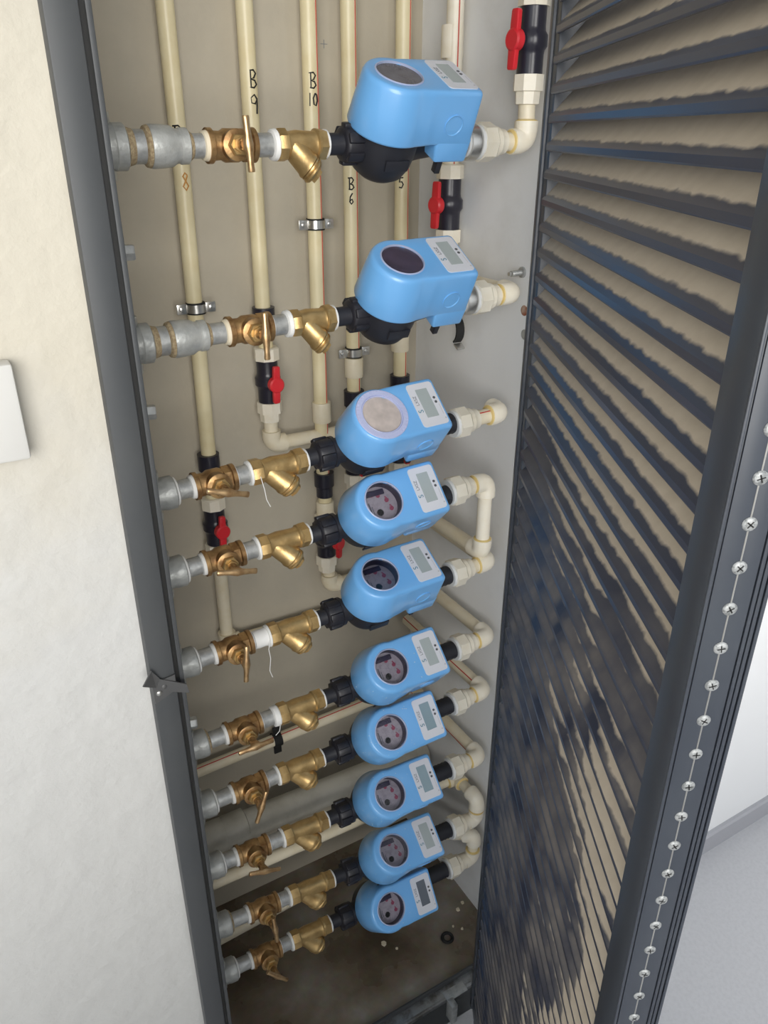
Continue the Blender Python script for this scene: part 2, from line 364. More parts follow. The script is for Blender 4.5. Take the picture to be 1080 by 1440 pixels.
# edge of the leaf: a long hinge strip with its screws, and ribbed profiles beside it
ob('edge_lip', dbox(0.5960, 0.5985, 0.0, 0.0022, 0.02, 2.26, 0.0008), 'door', door, True)
ob('hinge_leaf', dbox(0.5965, 0.5978, 0.0035, 0.0162, 0.02, 2.26, 0.0003), 'door', door, True)
ob('hinge_leaf', dbox(0.5965, 0.5978, 0.0172, 0.0285, 0.02, 2.26, 0.0003), 'door', door, True)
for y0 in (0.0292, 0.0325, 0.0362): ob('edge_rib', dbox(0.5965, 0.5985, y0, y0 + 0.0026, 0.02, 2.26, 0.0006), 'door', door, True)
ob('hinge_pin', MB().tube([(0.5974, 0.0167, 0.03), (0.5974, 0.0167, 2.25)], 0.0007, 8), 'steel', door, True)
sm = MB().rev((0, 0, 0), (1, 0, 0), [(0, 0.0047), (0.0007, 0.0047), (0.0013, 0.0042), (0.0018, 0.0032)], 16)
sm.box((0.0017, 0, 0), (0.0006, 0.0052, 0.0008)); sm.box((0.0017, 0, 0), (0.0006, 0.0010, 0.0052))
sme = sm.mesh('screw'); sme.materials.append(M['screw']); sme.materials.append(M['ink'])
for _p2 in sme.polygons:
    if len(_p2.vertices) == 4 and abs(_p2.normal.x) > 0.95 and _p2.center.x > 0.0019: _p2.material_index = 1
for k in range(80):
    z = 1.504 - 0.0294*(k - 24)
    if not 0.04 < z < 2.24: continue
    o = bpy.data.objects.new('screw', sme); COL.objects.link(o); o.parent = door
    o.location = (0.5974, 0.0167, z); o.rotation_euler = (random.uniform(0, 3), 0, 0)
# slats: sloping blades, low edge towards the closet side of the leaf
SL0, SL1 = 0.030, 0.563
prof = [(0.0014, 0.0), (0.0004, 0.0015), (0.0004, 0.0068), (0.0030, 0.0100), (0.0330, 0.0430), (0.0360, 0.0430), (0.0360, 0.0380), (0.0062, 0.0035), (0.0040, 0.0)]
slat = MB(); ns = 8
rs = []
for k in range(ns + 1):
    x = SL0 + (SL1 - SL0)*k/ns
    rs.append([Vector((x, a, b)) for a, b in prof])
slat.rings(rs)
sme2 = slat.mesh('slat', ang=25); sme2.materials.append(M['dusty'])
z = 1.7465 + 16*0.0286
while z > 0.085:
    if z < 2.17:
        o = bpy.data.objects.new('slat', sme2); COL.objects.link(o); o.parent = door; o.location = (0, 0, z)
        o.rotation_euler = (random.uniform(-0.012, 0.012), random.uniform(-0.0012, 0.0012), 0)
    z -= 0.0286
# bracket on the floor at the door foot
br = MB().box((0.622, 0.776, 0.028), (0.014, 0.020, 0.056), bev=0.001)
br.box((0.640, 0.792, 0.0545), (0.050, 0.022, 0.003), bev=0.0008)
tag(ob('floor_bracket', br, 'zinc'), 'pale metal bracket standing on the floor at the foot of the louvred door', 'bracket')

# ------------------------------------------------------------------ left wall things
bx = empty('wall_box', (0.02, WY, 1.41)); tag(bx, 'white plastic box on the cream wall at the left edge', 'box')
ob('cover', MB().box((0.015, WY - 0.012, 1.412), (0.090, 0.024, 0.094), bev=0.003), 'box', bx)
ob('back_plate', MB().box((0.012, WY - 0.001, 1.412), (0.084, 0.003, 0.088), bev=0.0005), 'box', bx)
lt = empty('door_latch', (0.15, WY - 0.02, 1.05)); tag(lt, 'bent grey latch plate screwed to the left door frame', 'latch')
def plate(pts, t, m, nm, par):
    pts = [Vector(p) for p in pts]; nrm = (pts[1]-pts[0]).cross(pts[2]-pts[0]).normalized()*t
    n = len(pts); mb = MB(); mb.add(pts + [p + nrm for p in pts], [list(range(n))[::-1], [n+i for i in range(n)]] + [[i, (i+1) % n, n+(i+1) % n, n+i] for i in range(n)])
    return ob(nm, mb, m, par)
LY = WY - 0.019
plate([(0.1385, LY, 1.028), (0.166, LY, 1.040), (0.166, LY, 1.062), (0.1375, LY, 1.058)], 0.002, 'latch', 'base_plate', lt)
plate([(0.126, LY - 0.012, 1.066), (0.139, LY - 0.006, 1.080), (0.1475, LY - 0.003, 1.064), (0.142, LY - 0.003, 1.052)], 0.0018, 'latch', 'wing', lt)
plate([(0.144, LY - 0.002, 1.050), (0.146, LY - 0.003, 1.064), (0.178, LY - 0.004, 1.044), (0.180, LY - 0.004, 1.030), (0.160, LY - 0.002, 1.038)], 0.0016, 'latch', 'tongue', lt)
for (x, zz, mm) in ((0.1445, 1.0425, 'steel'), (0.1515, 1.050, 'latch')):
    ob('screw', MB().rev((x, LY - 0.002, zz), (0, -1, 0), [(0, 0.0035), (0.0012, 0.0033), (0.0022, 0.0015)], 12), mm, lt)

# ------------------------------------------------------------------ row layout (heights, meter positions)
PY = 0.95
ROWZ = [(1.636, 1.640), (1.421, 1.430), (1.221, 1.239), (1.101, 1.121), (0.946, 0.960), (0.789, 0.793), (0.661, 0.664), (0.518, 0.494), (0.366, 0.318), (0.236, 0.199)]
XM = [0.556, 0.562, 0.524, 0.524, 0.530, 0.541, 0.538, 0.538, 0.549, 0.536]
TILT = [28, 31, 42, 47.5, 29.5, 42, 47.5, 41, 35, 50]
UNUT = [0.706, 0.712, 0.687, 0.684, 0.694, 0.712, 0.711, 0.714, 0.724, 0.722]
HANDLE = [-2, 2, 109, 104, 9, 90, 24, 106, -6, 138]
def rz(i, x):
    a, b = ROWZ[i]; return a + (b - a)*(x - 0.21)/(0.78 - 0.21)

# ------------------------------------------------------------------ water meter prototype (origin on the pipe axis under the dial, +z out of the dial)
def make_meter():
    root = empty('water_meter')
    b = MB().rev((0, 0, 0), (0, 0, 1), [(-0.0435, 0.0), (-0.0435, 0.012), (-0.0405, 0.024), (-0.033, 0.034), (-0.019, 0.0408), (-0.004, 0.0432), (0.012, 0.0440), (0.030, 0.0440)], 36)
    b.rev((-0.030, 0, 0), (-1, 0, 0), [(0, 0.021), (0.012, 0.0195), (0.028, 0.0185)], 20)
    b.rev((0.030, 0, 0), (1, 0, 0), [(0, 0.024), (0.020, 0.020), (0.040, 0.0175), (0.060, 0.0175)], 20)
    # threaded outlet
    th = [(0.0, 0.0165)]
    for q in range(12): th += [(0.002 + q*0.008, 0.0158), (0.006 + q*0.008, 0.0168)]
    b.rev((0.086, 0, 0), (1, 0, 0), th, 20)
    b.box((0.0, -0.0432, -0.006), (0.034, 0.003, 0.014), bev=0.0008); b.box((0.068, -0.034, -0.010), (0.008, 0.010, 0.022), bev=0.001)
    ob('body', b, 'black', root, True)
    n = MB().rev((-0.051, 0, 0), (-1, 0, 0), [(0, 0.0200), (0, 0.0235), (0.005, 0.0235), (0.006, 0.0218), (0.025, 0.0218), (0.028, 0.0202), (0.030, 0.0170)], 28)
    for q in range(6):
        a = math.pi/3*q + 0.25; cx, cy = math.cos(a)*0.0216, math.sin(a)*0.0216
        n.box((-0.068, cx, cy), (0.022, 0.006, 0.0125), Matrix.Rotation(a, 3, 'X'), bev=0.0018)
    ob('coupling_nut', n, 'blackgloss', root, True)
    ob('tail_piece', MB().rev((-0.079, 0, 0), (-1, 0, 0), [(0, 0.0140), (0.004, 0.0130), (0.036, 0.0130)], 20), 'black', root, True)
    # blue case: round register housing with an open dial well, and the electronics box
    cs = MB()
    def outline(R, w, xr, rc, inset=0.0):
        """keyhole outline seen from above: round register housing running into the rectangular electronics box"""
        R, w, xr = R - inset, w - inset, xr - inset; pts = []
        for j in range(40):
            a = math.radians(72 + (288 - 72)*j/39); pts.append((R*math.cos(a), R*math.sin(a)))
        xb = 0.0475
        pts += [(xb - 0.020, -(R*0.4 + w*0.6)), (xb - 0.013, -(R*0.2 + w*0.8)), (xb - 0.006, -w)]; pts.append((xb, -w)); pts.append((xb + 0.006, -w))
        for j in range(1, 6): pts.append((xb + 0.006 + (xr - rc - xb - 0.006)*j/6, -w))
        for cx, cy, a0 in ((xr - rc, -w + rc, 270), (xr - rc, w - rc, 0)):
            if a0 == 0:
                for j in range(1, 9): pts.append((xr, (-w + rc) + 2*(w - rc)*j/9))
            for j in range(6):
                a = math.radians(a0 + 90*j/5); pts.append((cx + rc*math.cos(a), cy + rc*math.sin(a)))
        for j in range(5, 0, -1): pts.append((xb + 0.006 + (xr - rc - xb - 0.006)*j/6, w))
        pts += [(xb + 0.006, w), (xb, w), (xb - 0.006, w), (xb - 0.013, R*0.2 + w*0.8 - 0.0006), (xb - 0.020, R*0.4 + w*0.6 - 0.0008)]
        return pts
    lev = [(0.0195, 0.0512, 0.0448, 0.1035, 0.004, 0.006), (0.0210, 0.0514, 0.0448, 0.1035, 0.0012, 0.006), (0.0235, 0.0514, 0.0447, 0.1034, 0, 0.006), (0.050, 0.0484, 0.0437, 0.1028, 0, 0.006),
           (0.0800, 0.0446, 0.0426, 0.1020, 0, 0.006), (0.0828, 0.0436, 0.0424, 0.1020, 0.0003, 0.006), (0.0850, 0.0434, 0.0424, 0.1020, 0.0014, 0.006), (0.0862, 0.0433, 0.0424, 0.1020, 0.0030, 0.006), (0.0866, 0.0432, 0.0424, 0.1020, 0.0050, 0.006)]
    rs = [[Vector((px, py, h)) for px, py in outline(R, w, xr, rc, ins)] for h, R, w, xr, ins, rc in lev]
    top = rs[-1]; hole = []
    # the hole follows the outline point by point so that the flat top stays one clean ring
    aw = [math.atan2(p.y, p.x) % (2*math.pi) for p in top]
    for hh, rr_ in ((0.0866, 0.0310), (0.0860, 0.0292), (0.0845, 0.0288), (0.066, 0.0288)):
        hole.append([Vector((rr_*math.cos(a), rr_*math.sin(a), hh)) for a in aw])
    cs.rings(rs + hole, cap0=True, cap1=False)
    bm = bmesh.new(); bmesh.ops.create_cube(bm, size=1.0)
    for v in bm.verts:
        x0 = (0.0535 if v.co.z < 0 else 0.0480) if v.co.x < 0 else 0.1030
        v.co = Vector((x0, 0.0446*2*v.co.y, -0.003 if v.co.z < 0 else 0.030))
    bmesh.ops.bevel(bm, geom=list(bm.edges), offset=0.004, segments=3, profile=0.5, affect='EDGES', clamp_overlap=True)
    cs.bm(bm)
    cs.rev((0.068, -0.0425, 0.046), (0, -1, 0), [(0, 0.0135), (0.0022, 0.0135), (0.0026, 0.0128), (0.0022, 0.0118), (0.0016, 0.0114)], 32)
    case = ob('case', cs, 'blue', root, True, ang=50)
    ob('dial_bezel', MB().rev((0, 0, 0), (0, 0, 1), [(0.0840, 0.0288), (0.0875, 0.0288), (0.0878, 0.0296), (0.0868, 0.0308), (0.0840, 0.0308)], 48, cap0=False, cap1=False), 'bezel', root, True)
    ob('dial_well', MB().rev((0, 0, 0), (0, 0, 1), [(0.0665, 0.0282), (0.0838, 0.0282)], 48, cap0=False, cap1=False), 'dialwall', root, True)
    df = ob('dial_face', MB().rev((0, 0, 0), (0, 0, 1), [(0.066, 0.0286), (0.0685, 0.0286)], 48), 'dial', root, True)
    for (x, y) in ((0.013, 0.004), (0.016, -0.010), (0.002, 0.014), (-0.008, 0.017)):
        p = MB().rev((x, y, 0.0686), (0, 0, 1), [(0, 0.0034), (0.0008, 0.0034)], 14); p.box((x + 0.001, y + 0.003, 0.0696), (0.0016, 0.008, 0.0008), Matrix.Rotation(0.6, 3, 'Z'))
        ob('pointer', p, 'dialred', df, True)
    st = MB()
    for q in range(8): st.box((-0.004, -0.012, 0.0694), (0.0014, 0.0105, 0.0010), Matrix.Rotation(q*math.pi/8, 3, 'Z'))
    st.rev((-0.004, -0.012, 0.0686), (0, 0, 1), [(0, 0.0032), (0.0012, 0.0032)], 12)
    ob('flow_star', st, 'ink', df, True)
    ob('counter_window', MB().box((-0.002, 0.0185, 0.0702), (0.030, 0.0085, 0.0035), bev=0.0008), 'dialwall', df, True)
    ob('dial_print', MB().box((-0.017, -0.004, 0.0687), (0.0018, 0.020, 0.0004)).box((-0.0135, -0.007, 0.0687), (0.0010, 0.013, 0.0004)), 'prnt', df, True)
    ob('dial_glass', MB().rev((0, 0, 0), (0, 0, 1), [(0.0838, 0.0287), (0.0850, 0.0287)], 48), 'glass', root, True)
    # display plate
    def rr(x0, x1, y0, y1, r, k=5):
        out = []
        for cx, cy, a0 in ((x1-r, y1-r, 0), (x0+r, y1-r, 90), (x0+r, y0+r, 180), (x1-r, y0+r, 270)):
            for j in range(k + 1):
                a = math.radians(a0 + 90*j/k); out.append((cx + r*math.cos(a), cy + r*math.sin(a)))
        return out
    pl = ob('display_plate', MB().prism(rr(0.0535, 0.0965, -0.0355, 0.0355, 0.005), 0.0860, 0.0876, lambda a, b, h: Vector((a, b, h))), 'panel', root, True)
    ob('screen', MB().prism(rr(0.0655, 0.0850, -0.0215, 0.0255, 0.0008), 0.0872, 0.0879, lambda a, b, h: Vector((a, b, h))), 'lcdA', pl, True)
    for yy in (0.0080, 0.0008): ob('button', MB().rev((0.0900, yy, 0.0875), (0, 0, 1), [(0, 0.0021), (0.0006, 0.0021)], 14), 'dots', pl, True)
    ob('fine_print', MB().box((0.0932, -0.0120, 0.08765), (0.0008, 0.017, 0.0002)).box((0.0938, -0.0270, 0.08765), (0.0024, 0.0024, 0.0002)), 'prntfaint', pl, True)
    def text(s, size, x, y, m, nm):
        cu = bpy.data.curves.new(nm, 'FONT'); cu.body = s; cu.size = size; cu.extrude = 0.0001; cu.align_x = 'CENTER'; cu.align_y = 'CENTER'
        t = bpy.data.objects.new(nm, cu); COL.objects.link(t); dg = bpy.context.evaluated_depsgraph_get()
        me = bpy.data.meshes.new_from_object(t.evaluated_get(dg)); bpy.data.objects.remove(t)
        me.materials.clear(); me.materials.append(M[m]); o = bpy.data.objects.new(nm, me); COL.objects.link(o); o.parent = pl
        o.location = (x, y, 0.0878); o.rotation_euler = (0, 0, math.pi/2); return o
    text('LXSZ', 0.0070, 0.0597, 0.0080, 'prnt', 'lettering')
    text('S', 0.0115, 0.0600, -0.0095, 'prntteal', 'lettering')
    return root

mlab = ['blue water meter, topmost and set apart, with grey dial and steel-ringed outlet',
        'second blue water meter from the top, tilted low so its dark dial faces up',
        'third blue water meter from the top, with a fogged whitish dial in a lavender ring',
        'fourth blue water meter from the top, directly beneath the one with the fogged dial',
        'fifth blue water meter from the top, with the white pipe loop just above its outlet',
        'sixth blue water meter from the top, in the middle of the lower stack',
        'fourth blue water meter from the bottom, with bluish display',
        'third blue water meter from the bottom, wet with droplets, bluish display',
        'second blue water meter from the bottom, just above the lowest meter',
        'lowest blue water meter, close above the wet floor, with the darkest display']
proto_meter = make_meter()
def meter(i):
    x = XM[i]; loc = (x, PY, rz(i, x) + {2: 0.002, 3: -0.004}.get(i, 0.0)); rot = (math.radians(TILT[i]), -math.atan2(ROWZ[i][1]-ROWZ[i][0], 0.57), 0)
    if i == 0: r = proto_meter; r.location = loc; r.rotation_euler = rot
    else: r = copy_thing(proto_meter, loc, rot)
    r['row'] = i
    return tag(r, mlab[i], 'water meter', 'blue water meters stacked in the closet')
meters = [meter(i) for i in range(10)]
def setmat(r, nm, m):
    for c in r.children:
        if c.name.split('.')[0] == nm:
            c.material_slots[0].link = 'OBJECT'; c.material_slots[0].material = M[m]; return c
        for g in c.children:
            if g.name.split('.')[0] == nm:
                g.material_slots[0].link = 'OBJECT'; g.material_slots[0].material = M[m]; return g
setmat(meters[0], 'dial_face', 'dialdark'); setmat(meters[2], 'dial_face', 'dialfog'); setmat(meters[2], 'dial_bezel', 'bezelclear'); setmat(meters[2], 'dial_well', 'dialfog')
setmat(meters[0], 'dial_glass', 'glasshazy'); setmat(meters[1], 'dial_glass', 'glassdim'); setmat(meters[2], 'dial_glass', 'glassfog')
for i in (0, 1):
    for c in meters[i].children:
        if c.name.split('.')[0] == 'dial_face': c.location.z += 0.0095
for i in (6, 7): setmat(meters[i], 'screen', 'lcdB')
setmat(meters[8], 'screen', 'lcdA'); setmat(meters[9], 'screen', 'lcdC')
for r in meters: del r['row']
# the third meter keeps its wide clear collar round the dial; the two upper meters sit closer to their coupling nut
col = MB().rev((0, 0, 0), (0, 0, 1), [(0.0866, 0.0308), (0.0884, 0.0312), (0.0884, 0.0385), (0.0866, 0.0392)], 56, cap0=False, cap1=False)
for q in range(40):
    a = 2*math.pi*q/40; col.box((math.cos(a)*0.0366, math.sin(a)*0.0366, 0.0886), (0.0028, 0.0016, 0.0008), Matrix.Rotation(a, 3, 'Z'))
ob('dial_collar', col, 'bezelclear', meters[2], True)
for i in (0, 1):
    for c in meters[i].children:
        if c.name.split('.')[0] in ('coupling_nut', 'tail_piece'): c.location.x += 0.020
    ring = MB().rev((0.128, 0, 0), (1, 0, 0), [(0, 0.0165), (0, 0.0222), (0.010, 0.0235), (0.014, 0.0235), (0.014, 0.0165)], 28, cap0=False, cap1=False)
    ob('steel_ring', ring, 'steel', meters[i], True)
    ob('gasket', MB().rev((0.124, 0, 0), (1, 0, 0), [(0, 0.016), (0, 0.0195), (0.006, 0.0195), (0.006, 0.016)], 28, cap0=False, cap1=False), 'tape', meters[i], True)

# droplets on the lower meters
M['water'] = mat('water_drop', (0.55, 0.72, 0.95), 0.06, spec=0.8, coat=1.0)
case_me = [c for c in proto_meter.children if c.name.split('.')[0] == 'case'][0].data
faces = [p for p in case_me.polygons if p.center.z > 0.03 and p.normal.z > -0.3 and math.hypot(p.center.x, p.center.y) > 0.031]
areas = [p.area for p in faces]
for i in (5, 6, 7, 8, 9):
    dm = MB()
    for p in random.choices(faces, weights=areas, k=85):
        vs = [case_me.vertices[q].co for q in p.vertices]; w = [random.random() for _ in vs]; sw = sum(w)
        c = sum((v*(q/sw) for v, q in zip(vs, w)), Vector((0, 0, 0)))
        if 0.050 < c.x < 0.099 and c.z > 0.0855 and abs(c.y) < 0.038: continue
        r = random.uniform(0.0004, 0.0011); dm.rev(c - p.normal*r*0.3, p.normal, [(0, r), (r*0.45, r*0.85), (r*0.8, r*0.35)], 7)
    d = ob('water_droplets', dm, 'water', meters[i], True); d['kind'] = 'stuff'

# ------------------------------------------------------------------ brass stop valve prototype: x 0..0.058, spindle along -y
def make_valve():
    root = empty('stop_valve')
    b = MB().rev((0, 0, 0), (1, 0, 0), [(0, 0.0150), (0, 0.0192), (0.0055, 0.0192), (0.0070, 0.0160), (0.016, 0.0155), (0.021, 0.0182), (0.037, 0.0182), (0.042, 0.0155), (0.051, 0.0160), (0.0525, 0.0192), (0.058, 0.0192), (0.058, 0.0150)], 24)
    b.rev((0.046, 0, 0), (1, 0, 0), [(-0.005, 0.0185), (0.005, 0.0185)], 6, 0.3)
    b.rev((0.029, 0, 0), (0, -1, 0), [(0, 0.0165), (0.019, 0.0165), (0.021, 0.0172), (0.0245, 0.0172), (0.0255, 0.0155)], 24)
    ob('body', b, 'bronze', root, True)
    n = MB().rev((0.029, -0.0255, 0), (0, -1, 0), [(0, 0.0125), (0.0060, 0.0125), (0.0075, 0.0112)], 6)
    n.rev((0.029, -0.0330, 0), (0, -1, 0), [(0, 0.0088), (0.0050, 0.0088)], 6, 0.4)
    ob('packing_nut', n, 'brass', root, True)
    ob('spindle', MB().rev((0.029, -0.037, 0), (0, -1, 0), [(0, 0.0064), (0.012, 0.0056)], 14), 'bronze', root, True)
    h = empty('handle'); h.parent = root; h.location = (0.029, -0.046, 0)
    return root, h
def handle_mesh():
    h = MB()
    # blade hub widening from the spindle to a flat cross bar along z
    h.prism([(-0.0050, -0.004), (0.0050, -0.004), (0.0085, 0.0085), (-0.0085, 0.0085)], -0.0042, 0.0042, lambda a, b, q: Vector((q, -b - 0.002, a)), bev=0.0012)
    rs = []
    for zz, wx, wy in ((-0.0285, 0.0036, 0.0026), (-0.027, 0.0042, 0.0032), (-0.018, 0.0038, 0.0030), (-0.009, 0.0044, 0.0040), (0.0, 0.0062, 0.0048), (0.009, 0.0044, 0.0040), (0.018, 0.0038, 0.0030), (0.027, 0.0042, 0.0032), (0.0285, 0.0036, 0.0026)):
        rs.append([Vector((wx*math.cos(2*math.pi*k/12), -0.0115 + wy*math.sin(2*math.pi*k/12), zz)) for k in range(12)])
    h.rings(rs); return h
proto_valve, _h = make_valve(); bpy.data.objects.remove(_h)
hm = handle_mesh().mesh('handle'); hm.materials.append(M['brasshandle'])
valves = [proto_valve] + [copy_thing(proto_valve, (0, 0, 0)) for _ in range(9)]
XV = [0.322, 0.328, 0.262, 0.264, 0.265, 0.268, 0.268, 0.263, 0.272, 0.268]
vdesc = ['upright cross handle, in the topmost row', 'upright cross handle, in the second row from the top', 'level cross handle, in the third row from the top',
         'level cross handle, in the fourth row from the top', 'upright cross handle, in the fifth row from the top', 'level cross handle above the red-striped pipe, sixth row from the top',
         'slanting cross handle, in the fourth row from the bottom', 'level cross handle, in the third row from the bottom', 'upright cross handle, in the second row from the bottom', 'cross handle low over the wet floor, in the lowest row']
for i in range(10):
    x = XV[i]; rot = (math.radians(-6 if i > 1 else -2), -math.atan2(ROWZ[i][1]-ROWZ[i][0], 0.57), 0)
    r = valves[i]
    r.location = (x, PY, rz(i, x)); r.rotation_euler = rot
    o = bpy.data.objects.new('handle', hm); COL.objects.link(o); o.parent = r; o.location = (0.029, -0.046, 0); o.rotation_euler = (0, math.radians(HANDLE[i]), 0)
    tag(r, 'bronze stop valve with ' + vdesc[i], 'valve', 'bronze stop valves on the meter rows')

# ------------------------------------------------------------------ brass Y-strainer prototype: x 0..0.080
def make_strainer():
    root = empty('y_strainer')
    b = MB().rev((0, 0, 0), (1, 0, 0), [(0, 0.0140), (0, 0.0176), (0.002, 0.0188), (0.014, 0.0188), (0.016, 0.0172)], 8, 0.2)
    b.rev((0.014, 0, 0), (1, 0, 0), [(0, 0.0165), (0.006, 0.0150), (0.018, 0.0165), (0.034, 0.0155), (0.044, 0.0150), (0.048, 0.0158), (0.050, 0.0180), (0.0535, 0.0180), (0.0545, 0.0165)], 24)
    b.rev((0.066, 0, 0), (1, 0, 0), [(0, 0.0170), (0.0015, 0.0186), (0.0125, 0.0186), (0.014, 0.0172), (0.014, 0.0140)], 6, 0.15)
    d = Vector((0.66, -0.28, -0.70)).normalized()
    b.rev((0.024, 0, 0), d, [(0, 0.0150), (0.012, 0.0160), (0.030, 0.0166), (0.032, 0.0178), (0.036, 0.0178)], 24)
    ob('body', b, 'brass', root, True)
    c = MB().rev(Vector((0.024, 0, 0)) + d*0.0365, d, [(0, 0.0160), (0.001, 0.0172), (0.003, 0.0172), (0.004, 0.0160), (0.0055, 0.0172), (0.008, 0.0168), (0.011, 0.0135)], 24)
    c.rev(Vector((0.024, 0, 0)) + d*0.047, d, [(0, 0.0105), (0.006, 0.0100)], 6)
    ob('screen_cap', c, 'brass', root, True)
    return root
proto_str = make_strainer()
XS = [0.408, 0.414, 0.343, 0.346, 0.352, 0.358, 0.350, 0.350, 0.354, 0.351]
SLEN = [0.064, 0.063, 0.083, 0.079, 0.080, 0.080, 0.082, 0.086, 0.089, 0.082]
for i in range(10):
    x = XS[i]; r = proto_str if i == 0 else copy_thing(proto_str, (0, 0, 0))
    r.location = (x, PY, rz(i, x)); r.rotation_euler = (0, -math.atan2(ROWZ[i][1]-ROWZ[i][0], 0.57), 0)
    s = SLEN[i]/0.080; r.scale = (s, 0.95 + 0.05*s, 0.95 + 0.05*s)
    tag(r, 'golden brass strainer with slanting leg, %s of the ten' % ROWN[i], 'strainer', 'brass strainers on the meter rows')

# ------------------------------------------------------------------ steel nipples, sockets and riser on the left
def axis(i, x): return Vector((x, PY, rz(i, x)))
def along(i, x0, x1, prof, n=24):
    """revolve about the row axis; prof s in 0..1 from x0 to x1"""
    a, b = axis(i, x0), axis(i, x1); L = (b - a).length
    return MB().rev(a, b - a, [(s*L, r) for s, r in prof], n)
def strand(p, pts, par, nm='loose_strand'):
    return ob(nm, MB().tube([Vector(p) + Vector(q) for q in pts], 0.0006, 6), 'tape', par)
for i in range(10):
    vx, sx = XV[i], XS[i]
    # left nipple
    x0 = 0.298 if i < 2 else 0.236
    t = empty('pipe_nipple', axis(i, (x0 + vx)/2)); tag(t, 'short galvanised nipple left of the bronze valve, %s row' % ROWN[i], 'pipe nipple', 'left-hand nipples')
    ob('tube', along(i, x0, vx + 0.003, [(0, 0.0133), (1, 0.0133)]), 'zinc', t)
    ob('seal_tape', along(i, vx - 0.005, vx + 0.0005, [(0, 0.0140), (0.15, 0.0158), (1, 0.0168)]), 'tapeold' if i < 2 else 'tape', t)
    # middle nipple
    a, b = vx + 0.056, sx + 0.003
    t = empty('pipe_nipple', axis(i, (a + b)/2)); tag(t, 'short galvanised nipple between bronze valve and brass strainer, %s row' % ROWN[i], 'pipe nipple', 'middle nipples')
    ob('tube', along(i, a, b, [(0, 0.0133), (1, 0.0133)]), 'zinc', t)
    w = 0.007 if i in (0, 1, 5) else 0.004
    if i == 5: w = 0.011
    ob('seal_tape', along(i, sx - w, sx + 0.0005, [(0, 0.0145), (0.12, 0.0172), (0.8, 0.0180), (1, 0.0165)]), 'tape', t)
    if i not in (0,): ob('seal_tape', along(i, vx + 0.0575, vx + 0.061, [(0, 0.0165), (0.7, 0.0158), (1, 0.0140)]), 'tape', t)
    P = axis(i, sx - 0.004)
    if i == 4:
        strand(P, [(0, -0.017, 0.002), (-0.004, -0.018, -0.012), (-0.002, -0.018, -0.030), (-0.005, -0.018, -0.052), (-0.001, -0.018, -0.066)], t)
        ob('seal_tape', along(i, vx + 0.062, sx - 0.004, [(0, 0.0136), (0.3, 0.0145), (0.7, 0.0140), (1, 0.0150)]), 'tape', t)
    if i == 2: strand(P + Vector((0.012, 0, 0)), [(0, -0.019, 0), (0.004, -0.020, -0.020), (0.006, -0.020, -0.036), (0.011, -0.020, -0.048)], t)
    if i == 5: strand(P, [(0, -0.018, -0.006), (-0.003, -0.020, -0.016), (-0.010, -0.020, -0.022)], t)
    # strainer outlet tape
    x = sx + SLEN[i]
    tp = ob('seal_tape', along(i, x - 0.0005, x + 0.0035, [(0, 0.0170), (0.6, 0.0168), (1, 0.0140)]), 'tape')
    tag(tp, 'white sealing tape between brass strainer and black tail piece, %s row' % ROWN[i], 'tape', 'tape at the strainer outlets')
# sockets: long reducing couplings on the two upper rows, plain sockets below
for i in range(10):
    if i < 2:
        t = empty('reducing_coupling', axis(i, 0.265)); tag(t, 'silver-painted reducing coupling with brown hemp seal, %s row' % ROWN[i], 'coupling', 'reducing couplings')
        ob('socket', along(i, 0.256, 0.300, [(0, 0.0180), (0.0, 0.0220), (0.05, 0.0228), (0.35, 0.0224), (0.55, 0.0215), (0.68, 0.0182), (0.76, 0.0180), (0.79, 0.0192), (0.97, 0.0192), (1, 0.0170)]), 'zincpaint', t)
        ob('nipple', along(i, 0.222, 0.260, [(0, 0.0178), (1, 0.0178)]), 'zinc', t)
        ob('hemp_seal', along(i, 0.2500, 0.2570, [(0, 0.0182), (0.25, 0.0212), (0.8, 0.0222), (1, 0.0190)]), 'hemp', t)
        ob('hemp_seal', along(i, 0.230, 0.2385, [(0, 0.0200), (0.4, 0.0196), (1, 0.0181)]), 'hemp', t)
        ob('hemp_seal', along(i, 0.2995, 0.3045, [(0, 0.0165), (0.5, 0.0155), (1, 0.0137)]), 'hemp', t)
    t = empty('pipe_socket', axis(i, 0.220)); tag(t, 'grey galvanised socket at the left frame, %s of the ten' % ROWN[i], 'pipe socket', 'sockets on the riser')
    R = 0.0242 if i < 2 else 0.0225
    ob('sleeve', along(i, 0.198, 0.2305 if i < 2 else 0.236, [(0, R*0.93), (0.55, R*0.95), (0.60, R), (0.95, R), (1, R*0.9)]), 'zincpaint', t)
    if i >= 2:
        ob('seal_tape', along(i, 0.2355, 0.2405, [(0, 0.0205), (0.6, 0.0190), (1, 0.0140)]), 'hemp' if i in (5, 8) else 'tape', t)
ri = empty('riser_pipe', (0.193, PY + 0.004, 0)); tag(ri, 'vertical galvanised riser pipe just behind the left door frame', 'pipe')
ob('tube', MB().rev((0.193, PY + 0.004, 0), (0, 0, 1), [(0, 0.0205), (2.7, 0.0205)], 24), 'zinc', ri)
for i in range(10):
    z0 = rz(i, 0.2); ob('tee', MB().rev((0.193, PY + 0.004, z0 - 0.034), (0, 0, 1), [(0, 0.021), (0, 0.0245), (0.008, 0.0252), (0.012, 0.0236), (0.056, 0.0236), (0.060, 0.0252), (0.068, 0.0245), (0.068, 0.021)], 24), 'zincpaint', ri)
